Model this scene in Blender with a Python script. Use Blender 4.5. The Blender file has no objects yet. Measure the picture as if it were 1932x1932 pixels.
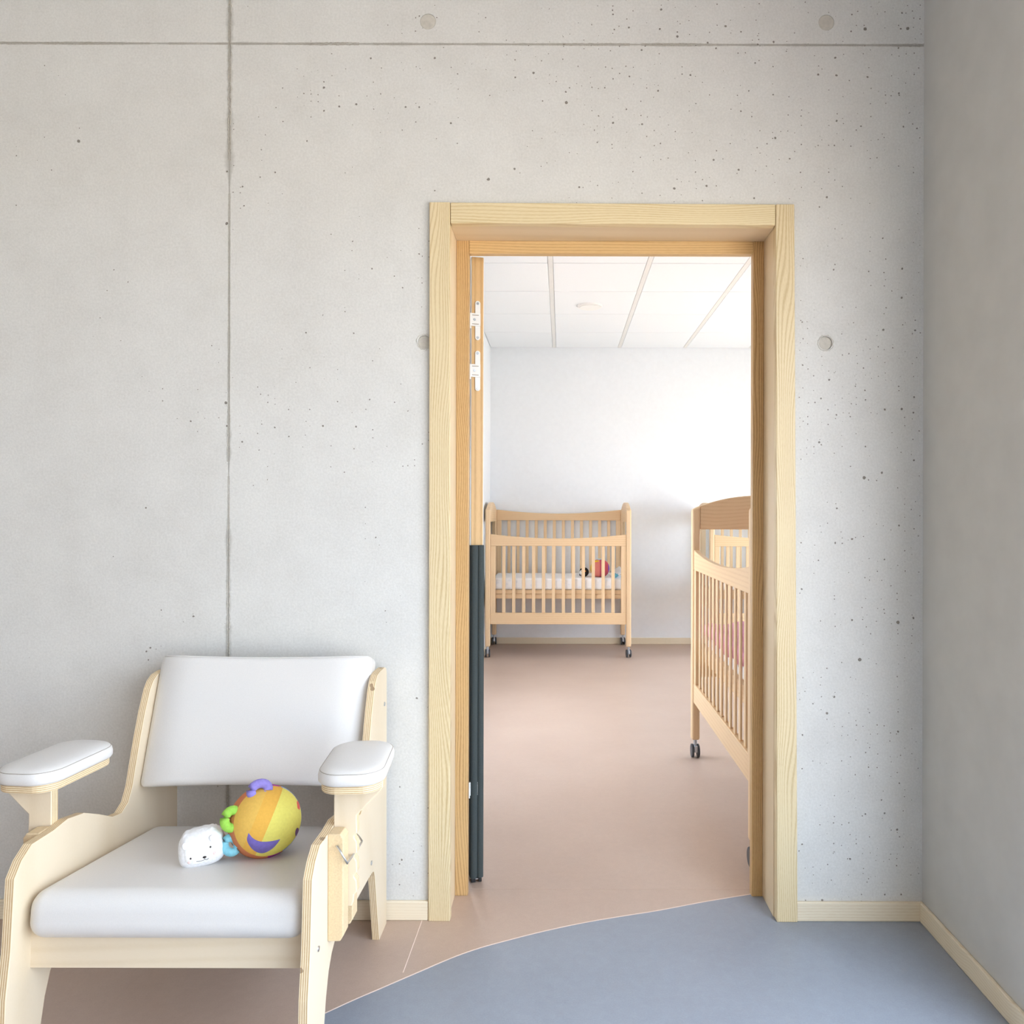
import bpy, bmesh, math, random
from mathutils import Vector, Matrix, Euler
random.seed(7)
C = bpy.context.scene.collection
SC = bpy.context.scene
PI = math.pi

# ------------------------------------------------------------------ camera, world, sun, exposure
F, H, VX, VY, ROLL = 1450.0, 1.212, 1060.0, 966.0, 0.0025
cam_d = bpy.data.cameras.new('camera'); cam = bpy.data.objects.new('camera', cam_d); C.objects.link(cam)
cam.location = (0, 0, H); cam.rotation_euler = (PI/2, -ROLL, 0)
cam_d.sensor_width = 36; cam_d.lens = F/1932*36
cam_d.shift_x = -(VX-966)/1932; cam_d.shift_y = 0.0
cam_d.clip_start = 0.02; cam_d.clip_end = 200
SC.camera = cam

w = bpy.data.worlds.new('sky'); SC.world = w; w.use_nodes = True
bg = w.node_tree.nodes['Background']
bg.inputs['Color'].default_value = (0.73, 0.85, 1.0, 1); bg.inputs['Strength'].default_value = 4.2

sun_d = bpy.data.lights.new('sun', 'SUN'); sun = bpy.data.objects.new('sun', sun_d); C.objects.link(sun)
sun_d.energy = 8.0; sun_d.color = (1.0, 0.95, 0.87); sun_d.angle = math.radians(1.0)
sun.rotation_euler = Vector((0.02, -0.62, -1.0)).to_track_quat('-Z', 'Y').to_euler()   # from behind the building, high

SC.view_settings.view_transform = 'Standard'; SC.view_settings.look = 'None'
SC.view_settings.gamma = 1.0; SC.view_settings.use_curve_mapping = False
SC.view_settings.exposure = 1.06
try:
    SC.cycles.max_bounces = 10; SC.cycles.diffuse_bounces = 6; SC.cycles.transparent_max_bounces = 12
    SC.cycles.use_denoising = True; SC.cycles.sample_clamp_indirect = 10
    SC.cycles.caustics_reflective = False; SC.cycles.caustics_refractive = False
except Exception: pass

def portal(name, loc, normal, sx, sy):
    """light portal in a window opening: guides the sky's light, gives none itself"""
    d = bpy.data.lights.new(name, 'AREA'); d.shape = 'RECTANGLE'; d.size = sx; d.size_y = sy
    d.cycles.is_portal = True
    o = bpy.data.objects.new(name, d); C.objects.link(o); o.location = loc
    o.rotation_euler = Vector(normal).to_track_quat('-Z', 'Y').to_euler()

# room measures (metres; camera at x=0, y=0, wall with the doorway ahead)
WALL_Y = 2.288; WALL_B = 2.47            # near and far face of the concrete wall
RX = 1.075                                # right wall of the near room
LX = -3.2; BY = -2.7; CEIL = 3.02
FLX, FRX, FBY, FCEIL = -0.659, 2.56, 7.07, 2.724   # far room
WIN_R = (-2.5, 1.74, 0.15, 2.12)         # window in the right wall: y0,y1,z0,z1
WIN_F = (4.60, 6.60, 0.10, 1.98)         # window of the far room's right wall
portal('portal_right', (RX+0.19, (WIN_R[0]+WIN_R[1])/2, (WIN_R[2]+WIN_R[3])/2), (-1, 0, 0), WIN_R[1]-WIN_R[0], WIN_R[3]-WIN_R[2])
WIN_L = (3.45, 5.20, 0.40, 1.60)         # window of the far room's left wall, behind the door leaf
portal('portal_left', (FLX-0.19, (WIN_L[0]+WIN_L[1])/2, (WIN_L[2]+WIN_L[3])/2), (1, 0, 0), WIN_L[1]-WIN_L[0], WIN_L[3]-WIN_L[2])
portal('portal_far', (FRX+0.19, (WIN_F[0]+WIN_F[1])/2, (WIN_F[2]+WIN_F[3])/2), (-1, 0, 0), WIN_F[1]-WIN_F[0], WIN_F[3]-WIN_F[2])

# ------------------------------------------------------------------ helpers
def P(px, py, d):
    """the world point that stands d metres ahead at pixel (px, py) of the photograph"""
    u, v = px-VX, py-VY
    u, v = u+ROLL*v, v-ROLL*u
    return Vector((u*d/F, d, H-v*d/F))

def on_floor(px, py):
    u, v = px-VX, py-VY
    u, v = u+ROLL*v, v-ROLL*u
    d = F*H/v
    return Vector((u*d/F, d, 0))

def lin(c):
    c = c/255.0
    return c/12.92 if c <= 0.04045 else ((c+0.055)/1.055)**2.4
def rgb(r, g, b): return (lin(r), lin(g), lin(b), 1.0)

def new_mat(name, col=(0.8, 0.8, 0.8, 1), rough=0.5, metal=0.0, spec=0.5):
    m = bpy.data.materials.new(name); m.use_nodes = True
    b = m.node_tree.nodes['Principled BSDF']
    b.inputs['Base Color'].default_value = col; b.inputs['Roughness'].default_value = rough
    b.inputs['Metallic'].default_value = metal; b.inputs['Specular IOR Level'].default_value = spec
    return m

class NT:
    def __init__(s, m): s.m = m; s.t = m.node_tree; s.b = s.t.nodes['Principled BSDF']
    def n(s, typ, **kw):
        x = s.t.nodes.new(typ)
        for k, v in kw.items():
            if k.startswith('i_'):
                key = k[2:].replace('_', ' ')
                x.inputs[key].default_value = v
            else: setattr(x, k, v)
        return x
    def l(s, a, b): s.t.links.new(a, b)
    def coords(s, scale=(1, 1, 1), rnd=True):
        tc = s.n('ShaderNodeTexCoord'); mp = s.n('ShaderNodeMapping')
        mp.inputs['Scale'].default_value = scale
        if rnd:
            oi = s.n('ShaderNodeObjectInfo')
            mul = s.n('ShaderNodeMath', operation='MULTIPLY'); mul.inputs[1].default_value = 17.3
            s.l(oi.outputs['Random'], mul.inputs[0])
            add = s.n('ShaderNodeVectorMath', operation='ADD')
            s.l(tc.outputs['Object'], add.inputs[0]); s.l(mul.outputs[0], add.inputs[1])
            s.l(add.outputs[0], mp.inputs['Vector'])
        else:
            s.l(tc.outputs['Object'], mp.inputs['Vector'])
        return mp.outputs['Vector']
    def ramp(s, fac, stops, interp='LINEAR'):
        r = s.n('ShaderNodeValToRGB'); cr = r.color_ramp; cr.interpolation = interp
        cr.elements[0].position, cr.elements[0].color = stops[0]
        cr.elements[1].position, cr.elements[1].color = stops[-1]
        for p, c in stops[1:-1]:
            e = cr.elements.new(p); e.color = c
        s.l(fac, r.inputs['Fac']); return r.outputs['Color']
    def mix(s, fac, a, b, mode='MIX'):
        x = s.n('ShaderNodeMix', data_type='RGBA', blend_type=mode)
        for sock, v in ((x.inputs[0], fac), (x.inputs[6], a), (x.inputs[7], b)):
            if hasattr(v, 'default_value') and hasattr(v, 'links'): s.l(v, sock)
            else: sock.default_value = v
        return x.outputs[2]
    def math(s, op, a, b=0.0, c=None):
        x = s.n('ShaderNodeMath', operation=op)
        for i, v in enumerate((a, b, c)):
            if v is None: continue
            if hasattr(v, 'links'): s.l(v, x.inputs[i])
            else: x.inputs[i].default_value = v
        return x.outputs[0]
    def noise(s, vec, scale, detail=3, rough=0.55, dist=0.0):
        x = s.n('ShaderNodeTexNoise'); x.inputs['Scale'].default_value = scale
        x.inputs['Detail'].default_value = detail; x.inputs['Roughness'].default_value = rough
        x.inputs['Distortion'].default_value = dist
        s.l(vec, x.inputs['Vector']); return x.outputs['Fac']
    def bump(s, height, strength=0.2, dist=0.002):
        b = s.n('ShaderNodeBump'); b.inputs['Strength'].default_value = strength; b.inputs['Distance'].default_value = dist
        s.l(height, b.inputs['Height']); s.l(b.outputs['Normal'], s.b.inputs['Normal'])

def wood(name, light, dark, axis='Z', period=0.009, contrast=0.6, rough=0.45, cathedral=9.0, fiber=0.35, stretch=0.11):
    """straight-grained board; axis = grain direction"""
    m = new_mat(name, light, rough, spec=0.35); t = NT(m)
    sc = {'X': (stretch, 1, 1), 'Y': (1, stretch, 1), 'Z': (1, 1, stretch)}[axis]
    v = t.coords(sc)
    wv = t.n('ShaderNodeTexWave', wave_type='BANDS', bands_direction={'X': 'Z', 'Y': 'X', 'Z': 'X'}[axis])
    wv.inputs['Scale'].default_value = 0.314/period; wv.inputs['Distortion'].default_value = cathedral
    wv.inputs['Detail'].default_value = 1.2; wv.inputs['Detail Scale'].default_value = 0.22
    t.l(v, wv.inputs['Vector'])
    # growth rings crowd and open up across the board
    dens = t.noise(v, 26, 2)
    band = t.math('MULTIPLY', t.math('POWER', wv.outputs['Fac'], 2.2), t.math('ADD', 0.35, t.math('MULTIPLY', dens, 1.3)))
    fb = t.noise(v, 420, 2, 0.6)
    fbr = t.math('MULTIPLY', t.math('SUBTRACT', fb, 0.5), fiber*2)
    big = t.noise(v, 9, 2)
    fac = t.math('ADD', t.math('MULTIPLY', band, contrast), fbr)
    fac = t.math('ADD', fac, t.math('MULTIPLY', t.math('SUBTRACT', big, 0.5), 0.5))
    col = t.ramp(fac, [(0.0, light), (1.0, dark)])
    t.l(col, t.b.inputs['Base Color'])
    t.bump(fb, 0.06, 0.001)
    return m

def plain(name, col, rough=0.5, nscale=60, amt=0.06, bump=0.0, metal=0.0, spec=0.5):
    m = new_mat(name, col, rough, metal, spec); t = NT(m)
    v = t.coords((1, 1, 1)); n = t.noise(v, nscale, 4)
    dk = tuple(c*(1-amt*2) for c in col[:3])+(1,); lt = tuple(min(1, c*(1+amt)) for c in col[:3])+(1,)
    t.l(t.ramp(n, [(0.25, dk), (0.75, lt)]), t.b.inputs['Base Color'])
    if bump: t.bump(n, bump, 0.002)
    return m

# ------------------------------------------------------------------ materials
JENV = [(0.70, 0.9), (0.80, 1.1), (1.14, 0.75), (1.20, 0.3), (1.34, 0.25), (1.37, 0.8), (1.47, 0.75), (1.52, 0.45), (2.18, 0.35), (2.24, 1.1), (2.70, 1.0)]   # how broad the vertical joint is, by height
JX, JZ = -0.992, 2.604        # the vertical and the horizontal formwork joint
def concrete_material():
    m = new_mat('cast_concrete', rgb(205, 202, 196), 0.62, spec=0.35); t = NT(m)
    v = t.coords((1, 1, 1), rnd=False)
    big = t.noise(v, 1.6, 4, 0.6); mid = t.noise(v, 7, 5, 0.65); fine = t.noise(v, 160, 3, 0.6)
    base = t.ramp(big, [(0.30, rgb(211, 209, 204)), (0.5, rgb(219, 218, 214)), (0.70, rgb(224, 224, 221))])
    base = t.mix(0.55, base, t.ramp(mid, [(0.28, rgb(204, 202, 198)), (0.55, rgb(220, 219, 216)), (0.75, rgb(227, 226, 222))]))
    base = t.mix(0.35, base, t.ramp(fine, [(0.3, rgb(188, 186, 180)), (0.7, rgb(224, 222, 218))]))
    # pores: three sizes of blow hole, denser towards the right and in patches
    sep = t.n('ShaderNodeSeparateXYZ'); t.l(v, sep.inputs[0])
    X, Z = sep.outputs['X'], sep.outputs['Z']
    flat = t.n('ShaderNodeCombineXYZ'); t.l(X, flat.inputs[0]); t.l(Z, flat.inputs[1])
    dens = t.math('ADD', t.math('MULTIPLY', X, 0.13), t.math('MULTIPLY', t.noise(v, 3.0, 2), 0.9))
    hole = None
    for scale, radius, keep in ((9.0, 0.0048, 0.55), (21.0, 0.0031, 0.58), (48.0, 0.0018, 0.56)):
        vo = t.n('ShaderNodeTexVoronoi', voronoi_dimensions='2D'); vo.inputs['Scale'].default_value = scale
        warp = t.n('ShaderNodeTexNoise'); warp.inputs['Scale'].default_value = 130; t.l(flat.outputs[0], warp.inputs['Vector'])
        wv = t.n('ShaderNodeVectorMath', operation='SCALE'); wv.inputs['Scale'].default_value = 0.004
        t.l(warp.outputs['Color'], wv.inputs[0])
        ad = t.n('ShaderNodeVectorMath', operation='ADD'); t.l(flat.outputs[0], ad.inputs[0]); t.l(wv.outputs[0], ad.inputs[1])
        t.l(ad.outputs[0], vo.inputs['Vector'])
        sc = t.n('ShaderNodeSeparateColor'); t.l(vo.outputs['Color'], sc.inputs[0])
        rad = t.math('MULTIPLY', t.math('ADD', t.math('MULTIPLY', sc.outputs['Green'], 0.8), 0.3), radius*scale)
        inside = t.math('LESS_THAN', vo.outputs['Distance'], rad)
        pick = t.math('LESS_THAN', sc.outputs['Red'], t.math('SUBTRACT', dens, 1.0-keep-0.12))
        h1 = t.math('MULTIPLY', inside, pick)
        hole = h1 if hole is None else t.math('MAXIMUM', hole, h1)
    base = t.mix(t.math('MULTIPLY', hole, 0.78), base, rgb(88, 76, 62))
    # grey bleed along the formwork joints
    def bleed(axis_out, pos, along, width, env=None):
        dx = t.math('ABSOLUTE', t.math('SUBTRACT', axis_out, pos))
        n1 = t.n('ShaderNodeTexNoise'); n1.inputs['Scale'].default_value = 5.0; n1.inputs['Detail'].default_value = 5
        n1.inputs['Roughness'].default_value = 0.75
        cb = t.n('ShaderNodeCombineXYZ'); t.l(along, cb.inputs[0]); t.l(cb.outputs[0], n1.inputs['Vector'])
        nn = t.math('MULTIPLY', t.math('SUBTRACT', n1.outputs['Fac'], 0.34), width*5)
        if env is not None:
            sc_ = t.math('DIVIDE', along, 3.0)
            nn = t.math('MULTIPLY', nn, t.ramp(sc_, [(p/3.0, (q, q, q, 1)) for p, q in env]))
        wd = t.math('MAXIMUM', nn, 0.0006)
        return t.math('SUBTRACT', 1.0, t.math('MINIMUM', t.math('DIVIDE', dx, wd), 1.0))
    b1 = bleed(X, JX, Z, 0.013, JENV); b2 = bleed(Z, JZ, X, 0.006)
    base = t.mix(t.math('MULTIPLY', t.math('MAXIMUM', b1, b2), 0.55), base, rgb(120, 116, 106))
    t.l(base, t.b.inputs['Base Color'])
    hgt = t.math('SUBTRACT', t.math('MULTIPLY', fine, 0.25), hole)
    t.bump(hgt, 0.35, 0.003)
    return m

M = {}
M['concrete'] = concrete_material()
M['joint'] = plain('joint_fin', rgb(182, 176, 166), 0.8, 220, 0.16, 0.4)
M['plug'] = plain('tie_plug', rgb(199, 194, 184), 0.7, 90, 0.06, 0.3)
M['grey_wall'] = plain('smooth_concrete', rgb(200, 198, 193), 0.65, 9, 0.03)
M['white_wall'] = plain('white_plaster', rgb(238, 241, 245), 0.7, 30, 0.012)
M['ceil_tile'] = plain('ceiling_tile_face', rgb(238, 242, 246), 0.8, 260, 0.015, 0.05)
M['runner'] = plain('grid_runner', rgb(226, 226, 224), 0.55, 20, 0.01)
M['ash_v'] = wood('ash_upright', rgb(224, 206, 168), rgb(188, 158, 108), 'Z', 0.0080, 0.55, 0.42, 44, 0.35, 0.17)
M['ash_h'] = wood('ash_level', rgb(226, 208, 168), rgb(195, 167, 117), 'X', 0.0085, 0.5, 0.42, 34, 0.35, 0.15)
M['ash_plain'] = wood('ash_lining', rgb(226, 206, 174), rgb(209, 185, 149), 'Z', 0.02, 0.35, 0.45, 5, 0.2)
M['ash_plain_h'] = wood('ash_lining_level', rgb(226, 206, 174), rgb(209, 185, 149), 'X', 0.02, 0.35, 0.45, 14, 0.2)
M['ash_dark'] = wood('oiled_ash', rgb(208, 173, 122), rgb(160, 119, 72), 'Z', 0.0065, 0.6, 0.4, 36, 0.35, 0.16)
M['ash_dark_h'] = wood('oiled_ash_level', rgb(220, 186, 134), rgb(184, 144, 92), 'X', 0.008, 0.45, 0.4, 18)
M['skirting'] = wood('skirting_ash', rgb(235, 222, 198), rgb(214, 194, 160), 'X', 0.008, 0.4, 0.45, 14)
M['leaf_edge'] = wood('door_leaf_edge', rgb(220, 184, 132), rgb(186, 142, 92), 'Z', 0.02, 0.5, 0.45, 6)
M['leaf_face'] = plain('door_leaf_face', rgb(236, 236, 232), 0.4, 20, 0.01)
M['beech'] = wood('beech', rgb(229, 198, 158), rgb(208, 170, 128), 'X', 0.018, 0.35, 0.42, 6, 0.3)
M['beech_v'] = wood('beech_upright', rgb(229, 199, 160), rgb(208, 171, 130), 'Z', 0.02, 0.30, 0.42, 5, 0.3)
M['birch'] = wood('birch_face', rgb(228, 211, 185), rgb(211, 190, 156), 'Z', 0.045, 0.28, 0.45, 26, 0.15, 0.3)
M['birch_h'] = wood('birch_face_level', rgb(228, 211, 185), rgb(211, 190, 156), 'X', 0.04, 0.30, 0.45, 26, 0.15, 0.3)
M['beech_block'] = plain('beech_flecked', rgb(222, 197, 158), 0.45, 260, 0.07)
M['steel'] = plain('bright_steel', rgb(205, 208, 212), 0.28, 40, 0.03, metal=1.0)
M['hinge_white'] = plain('white_lacquered_hinge', rgb(240, 240, 238), 0.35, 30, 0.01)
M['dark_slot'] = plain('hinge_slot', rgb(140, 128, 108), 0.6, 30, 0.03)
M['guard'] = plain('dark_guard_fabric', rgb(66, 74, 74), 0.85, 420, 0.12, 0.25)
M['rubber'] = plain('black_rubber', rgb(32, 32, 34), 0.6, 90, 0.08)
M['wheel'] = plain('grey_caster_wheel', rgb(62, 66, 72), 0.4, 60, 0.05)
M['fork'] = plain('caster_fork', rgb(188, 192, 198), 0.3, 60, 0.03, metal=0.7)
M['leather'] = plain('white_leatherette', rgb(224, 221, 218), 0.42, 420, 0.02, 0.05)
M['piping'] = plain('stitched_seam', rgb(176, 168, 158), 0.6, 300, 0.06)
M['sheet'] = plain('white_sheet', rgb(244, 244, 246), 0.85, 25, 0.03, 0.1)

def plyedge():
    m = new_mat('plywood_edge', rgb(226, 200, 158), 0.5, spec=0.3); t = NT(m)
    tc = t.n('ShaderNodeTexCoord'); sep = t.n('ShaderNodeSeparateXYZ'); t.l(tc.outputs['UV'], sep.inputs[0])
    u = t.math('FRACT', t.math('MULTIPLY', sep.outputs['X'], 4.5))
    v = t.coords((1, 1, 1)); n = t.noise(v, 90, 3)
    line = t.math('GREATER_THAN', t.math('ADD', u, t.math('MULTIPLY', t.math('SUBTRACT', n, 0.5), 0.3)), 0.55)
    col = t.mix(line, rgb(238, 220, 186), rgb(198, 164, 120))
    kn = t.noise(v, 22, 2)
    col = t.mix(t.math('MULTIPLY', t.math('GREATER_THAN', kn, 0.74), 0.6), col, rgb(110, 74, 48))
    t.l(col, t.b.inputs['Base Color']); return m
M['ply'] = plyedge()

def linoleum(name, c0, c1, c2):
    m = new_mat(name, c1, 0.36, spec=0.45); t = NT(m)
    v = t.coords((1, 1, 1), rnd=False)
    a = t.noise(v, 2.2, 4, 0.6); b = t.noise(v, 38, 5, 0.7, 0.6); c = t.noise(v, 240, 3, 0.6)
    base = t.mix(0.5, t.ramp(a, [(0.3, c0), (0.7, c2)]), t.ramp(b, [(0.28, c0), (0.5, c1), (0.72, c2)]))
    base = t.mix(0.3, base, t.ramp(c, [(0.3, c0), (0.7, c2)]))
    t.l(base, t.b.inputs['Base Color'])
    rr = t.n('ShaderNodeMapRange'); rr.inputs[3].default_value = 0.30; rr.inputs[4].default_value = 0.46
    t.l(b, rr.inputs[0]); t.l(rr.outputs[0], t.b.inputs['Roughness'])
    t.bump(c, 0.05, 0.001); return m
M['lino_pink'] = linoleum('rose_brown_linoleum', rgb(180, 157, 142), rgb(190, 167, 152), rgb(199, 178, 163))
M['lino_blue'] = linoleum('blue_grey_linoleum', rgb(135, 141, 153), rgb(144, 151, 163), rgb(154, 162, 174))
M['seam'] = plain('weld_thread', rgb(226, 206, 194), 0.5, 50, 0.03)
M['paving'] = plain('pale_paving', rgb(210, 201, 186), 0.85, 2, 0.05)

def acrylic():
    m = bpy.data.materials.new('clear_acrylic'); m.use_nodes = True; nt = m.node_tree
    nt.nodes.clear()
    o = nt.nodes.new('ShaderNodeOutputMaterial'); a = nt.nodes.new('ShaderNodeBsdfTransparent'); g = nt.nodes.new('ShaderNodeBsdfGlossy')
    a.inputs[0].default_value = (0.93, 0.94, 0.94, 1); g.inputs['Roughness'].default_value = 0.04
    mx = nt.nodes.new('ShaderNodeMixShader'); ml = nt.nodes.new('ShaderNodeMath'); ml.operation = 'MULTIPLY'; ml.inputs[1].default_value = 0.25; fr = nt.nodes.new('ShaderNodeLayerWeight'); fr.inputs[0].default_value = 0.25
    nt.links.new(fr.outputs['Facing'], ml.inputs[0]); nt.links.new(ml.outputs[0], mx.inputs[0]); nt.links.new(a.outputs[0], mx.inputs[1]); nt.links.new(g.outputs[0], mx.inputs[2])
    nt.links.new(mx.outputs[0], o.inputs[0]); return m
M['acrylic'] = acrylic()

def fabric(key, r, g, b, n=150): M[key] = plain(key, rgb(r, g, b), 0.9, n, 0.07, 0.25)
for args in (('plush_white', 244, 244, 246), ('plush_face', 248, 248, 248), ('plush_black', 40, 36, 36), ('felt_purple', 122, 108, 186),
             ('felt_lavender', 150, 138, 214), ('felt_green', 158, 212, 84), ('felt_sky', 138, 206, 224), ('felt_orange', 240, 150, 40),
             ('felt_red', 232, 106, 92), ('felt_plum', 118, 84, 128), ('felt_yellow', 238, 196, 50), ('pink_blanket', 226, 160, 190),
             ('ink', 60, 52, 50), ('blush', 248, 220, 216), ('print_blue', 110, 190, 215), ('felt_magenta', 170, 40, 140)):
    fabric(*args)

# ------------------------------------------------------------------ mesh helpers
def obj(name, bm, mats, parent=None, smooth=False, bevel=0.0, seg=2, origin=None):
    me = bpy.data.meshes.new(name); bmesh.ops.recalc_face_normals(bm, faces=bm.faces[:])
    if origin is not None: bmesh.ops.translate(bm, verts=bm.verts[:], vec=-Vector(origin))
    bm.to_mesh(me); bm.free()
    for m in (mats if isinstance(mats, (list, tuple)) else [mats]): me.materials.append(M[m] if isinstance(m, str) else m)
    o = bpy.data.objects.new(name, me); C.objects.link(o)
    if origin is not None: o.location = origin
    if smooth:
        for p in me.polygons: p.use_smooth = True
    if bevel:
        b = o.modifiers.new('edge', 'BEVEL'); b.width = bevel; b.segments = seg; b.limit_method = 'ANGLE'; b.angle_limit = math.radians(40)
    if parent is not None:
        o.parent = parent
        if parent.parent is None and not parent.get('local'): o.location = Vector(o.location)-Vector(parent.location)
    return o

def tag(o, label=None, cat=None, group=None, kind=None):
    if label: o['label'] = label
    if cat: o['category'] = cat
    if group: o['group'] = group
    if kind: o['kind'] = kind
    return o

def thing(name, loc, label=None, cat=None, group=None, rz=0.0, local=True, kind=None):
    """an Empty at the thing's base; local=True: parts are modelled in its own frame, else in world measures"""
    o = bpy.data.objects.new(name, None); o.empty_display_size = 0.05; C.objects.link(o)
    o.location = loc; o.rotation_euler = (0, 0, rz)
    if local: o['local'] = 1
    return tag(o, label, cat, group, kind)

def box(bm, x0, x1, y0, y1, z0, z1, mi=0):
    vs = [bm.verts.new(p) for p in ((x0, y0, z0), (x1, y0, z0), (x1, y1, z0), (x0, y1, z0), (x0, y0, z1), (x1, y0, z1), (x1, y1, z1), (x0, y1, z1))]
    for f in ((0, 3, 2, 1), (4, 5, 6, 7), (0, 1, 5, 4), (1, 2, 6, 5), (2, 3, 7, 6), (3, 0, 4, 7)):
        fc = bm.faces.new([vs[i] for i in f]); fc.material_index = mi
    return vs

def bx(*a, mi=0):
    bm = bmesh.new(); box(bm, *a, mi=mi); return bm

def prism(bm, pts, axis, a0, a1, cap=0, side=0):
    """outline pts (two coordinates in the order of the other axes) extruded along axis from a0 to a1; side faces get a UV across the thickness"""
    def v(p, a):
        if axis == 'X': return (a, p[0], p[1])
        if axis == 'Y': return (p[0], a, p[1])
        return (p[0], p[1], a)
    uv = bm.loops.layers.uv.verify()
    A = [bm.verts.new(v(p, a0)) for p in pts]; B = [bm.verts.new(v(p, a1)) for p in pts]
    f = bm.faces.new(A); f.material_index = cap
    f = bm.faces.new(B[::-1]); f.material_index = cap
    n = len(pts)
    for i in range(n):
        j = (i+1) % n
        f = bm.faces.new((A[i], A[j], B[j], B[i])); f.material_index = side
        for lp, u in zip(f.loops, (0, 0, 1, 1)): lp[uv].uv = (u, 0)
    return A, B

def px_(*a, **k):
    bm = bmesh.new(); prism(bm, *a, **k); return bm

def rounded_box(hx, hy, hz, r, m=5, mid=6, deform=None):
    """pillow-edged box centred on the origin"""
    bm = bmesh.new()
    def axis(h):
        c = [-h+r*k/m for k in range(m+1)]
        c += [-(h-r)+2*(h-r)*k/mid for k in range(1, mid)]
        return c+[h-r+r*k/m for k in range(m+1)]
    ax = (axis(hx), axis(hy), axis(hz)); h = (hx, hy, hz); cache = {}
    def vert(p):
        q = Vector([max(-(h[i]-r), min(h[i]-r, p[i])) for i in range(3)])
        d = Vector(p)-q
        if d.length > 1e-9: q = q+d.normalized()*r
        k = tuple(round(c, 6) for c in q)
        if k not in cache: cache[k] = bm.verts.new(q)
        return cache[k]
    for a in range(3):
        b, c = (a+1) % 3, (a+2) % 3
        for s in (-1, 1):
            for i in range(len(ax[b])-1):
                for j in range(len(ax[c])-1):
                    vs = []
                    for di, dj in ((0, 0), (1, 0), (1, 1), (0, 1)):
                        p = [0, 0, 0]; p[a] = s*h[a]; p[b] = ax[b][i+di]; p[c] = ax[c][j+dj]
                        vs.append(vert(p))
                    u = []
                    for x in vs:
                        if x not in u: u.append(x)
                    if len(u) >= 3:
                        try: bm.faces.new(u)
                        except ValueError: pass
    if deform:
        for vtx in bm.verts: vtx.co = deform(vtx.co.copy())
    return bm

def tube(bm, pts, r, n=8, mi=0, closed=False):
    pts = [Vector(p) for p in pts]; rings = []
    N = len(pts)
    for i, p in enumerate(pts):
        a = pts[(i-1) % N] if (i > 0 or closed) else p
        b = pts[(i+1) % N] if (i < N-1 or closed) else p
        t = (b-a).normalized(); up = Vector((0, 0, 1)) if abs(t.z) < 0.9 else Vector((1, 0, 0))
        e1 = t.cross(up).normalized(); e2 = t.cross(e1)
        rings.append([bm.verts.new(p+(e1*math.cos(2*PI*k/n)+e2*math.sin(2*PI*k/n))*r) for k in range(n)])
    for i in range(N if closed else N-1):
        A, B = rings[i], rings[(i+1) % N]
        for k in range(n):
            f = bm.faces.new((A[k], A[(k+1) % n], B[(k+1) % n], B[k])); f.material_index = mi
    if not closed:
        bm.faces.new(rings[0][::-1]).material_index = mi; bm.faces.new(rings[-1]).material_index = mi

def cyl(bm, c, axis, r, h, n=20, mi=0, r2=None):
    """cylinder (or cone) centred on c along axis"""
    q = Vector(axis).to_track_quat('Z', 'Y').to_matrix().to_4x4()
    g = bmesh.ops.create_cone(bm, cap_ends=True, segments=n, radius1=r, radius2=r if r2 is None else r2, depth=h, matrix=Matrix.Translation(c) @ q)
    for v in g['verts']:
        for f in v.link_faces: f.material_index = mi

def ball(bm, c, r, sub=2, scale=(1, 1, 1), mi=0):
    g = bmesh.ops.create_icosphere(bm, subdivisions=sub, radius=r, matrix=Matrix.Translation(c) @ Matrix.Diagonal((*scale, 1)))
    for v in g['verts']:
        for f in v.link_faces: f.material_index = mi

def copy_tree(o, parent=None):
    c = o.copy(); C.objects.link(c); c.parent = parent
    for ch in o.children: copy_tree(ch, c)
    return c

def cut_round(o, holes):
    """real round recesses cut in the mesh of o"""
    bm = bmesh.new()
    for c, r, depth in holes: cyl(bm, c, (0, 1, 0), r, depth*2, 32)
    me = bpy.data.meshes.new('cut'); bm.to_mesh(me); bm.free()
    k = bpy.data.objects.new('cut', me); C.objects.link(k)
    b = o.modifiers.new('cut', 'BOOLEAN'); b.operation = 'DIFFERENCE'; b.object = k; b.solver = 'EXACT'
    dg = bpy.context.evaluated_depsgraph_get(); dg.update()
    n = bpy.data.meshes.new_from_object(o.evaluated_get(dg)); o.modifiers.remove(b)
    o.data = n; bpy.data.objects.remove(k)

# ------------------------------------------------------------------ the setting: shell of both rooms
def structure(name, bm, mats, **k):
    return tag(obj(name, bm, mats, **k), kind='structure')

# wall_front: cast concrete, four formwork panels with a recessed joint between them, doorway cut out
OPX0, OPX1, OPZ = -0.372, 0.672, 2.108      # raw opening, covered by the door frame
bm = bmesh.new()
box(bm, LX, OPX0, WALL_Y+0.012, WALL_B, 0, CEIL); box(bm, OPX1, RX, WALL_Y+0.012, WALL_B, 0, CEIL); box(bm, OPX0, OPX1, WALL_Y+0.012, WALL_B, OPZ, CEIL)
wall_front = structure('wall_front', bm, 'white_wall')
tag(wall_front, 'bare cast concrete wall with pores and formwork joints around the doorway')
g = 0.0008
front = []
for poly in ([(LX, 0), (JX-g, 0), (JX-g, JZ-g), (LX, JZ-g)],
             [(JX+g, 0), (OPX0, 0), (OPX0, OPZ), (OPX1, OPZ), (OPX1, 0), (RX, 0), (RX, JZ-g), (JX+g, JZ-g)],
             [(LX, JZ+g), (JX-g, JZ+g), (JX-g, CEIL), (LX, CEIL)],
             [(JX+g, JZ+g), (RX, JZ+g), (RX, CEIL), (JX+g, CEIL)]):
    front.append(obj('concrete_panel', px_(poly, 'Y', WALL_Y, WALL_Y+0.02), 'concrete', wall_front))
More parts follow.
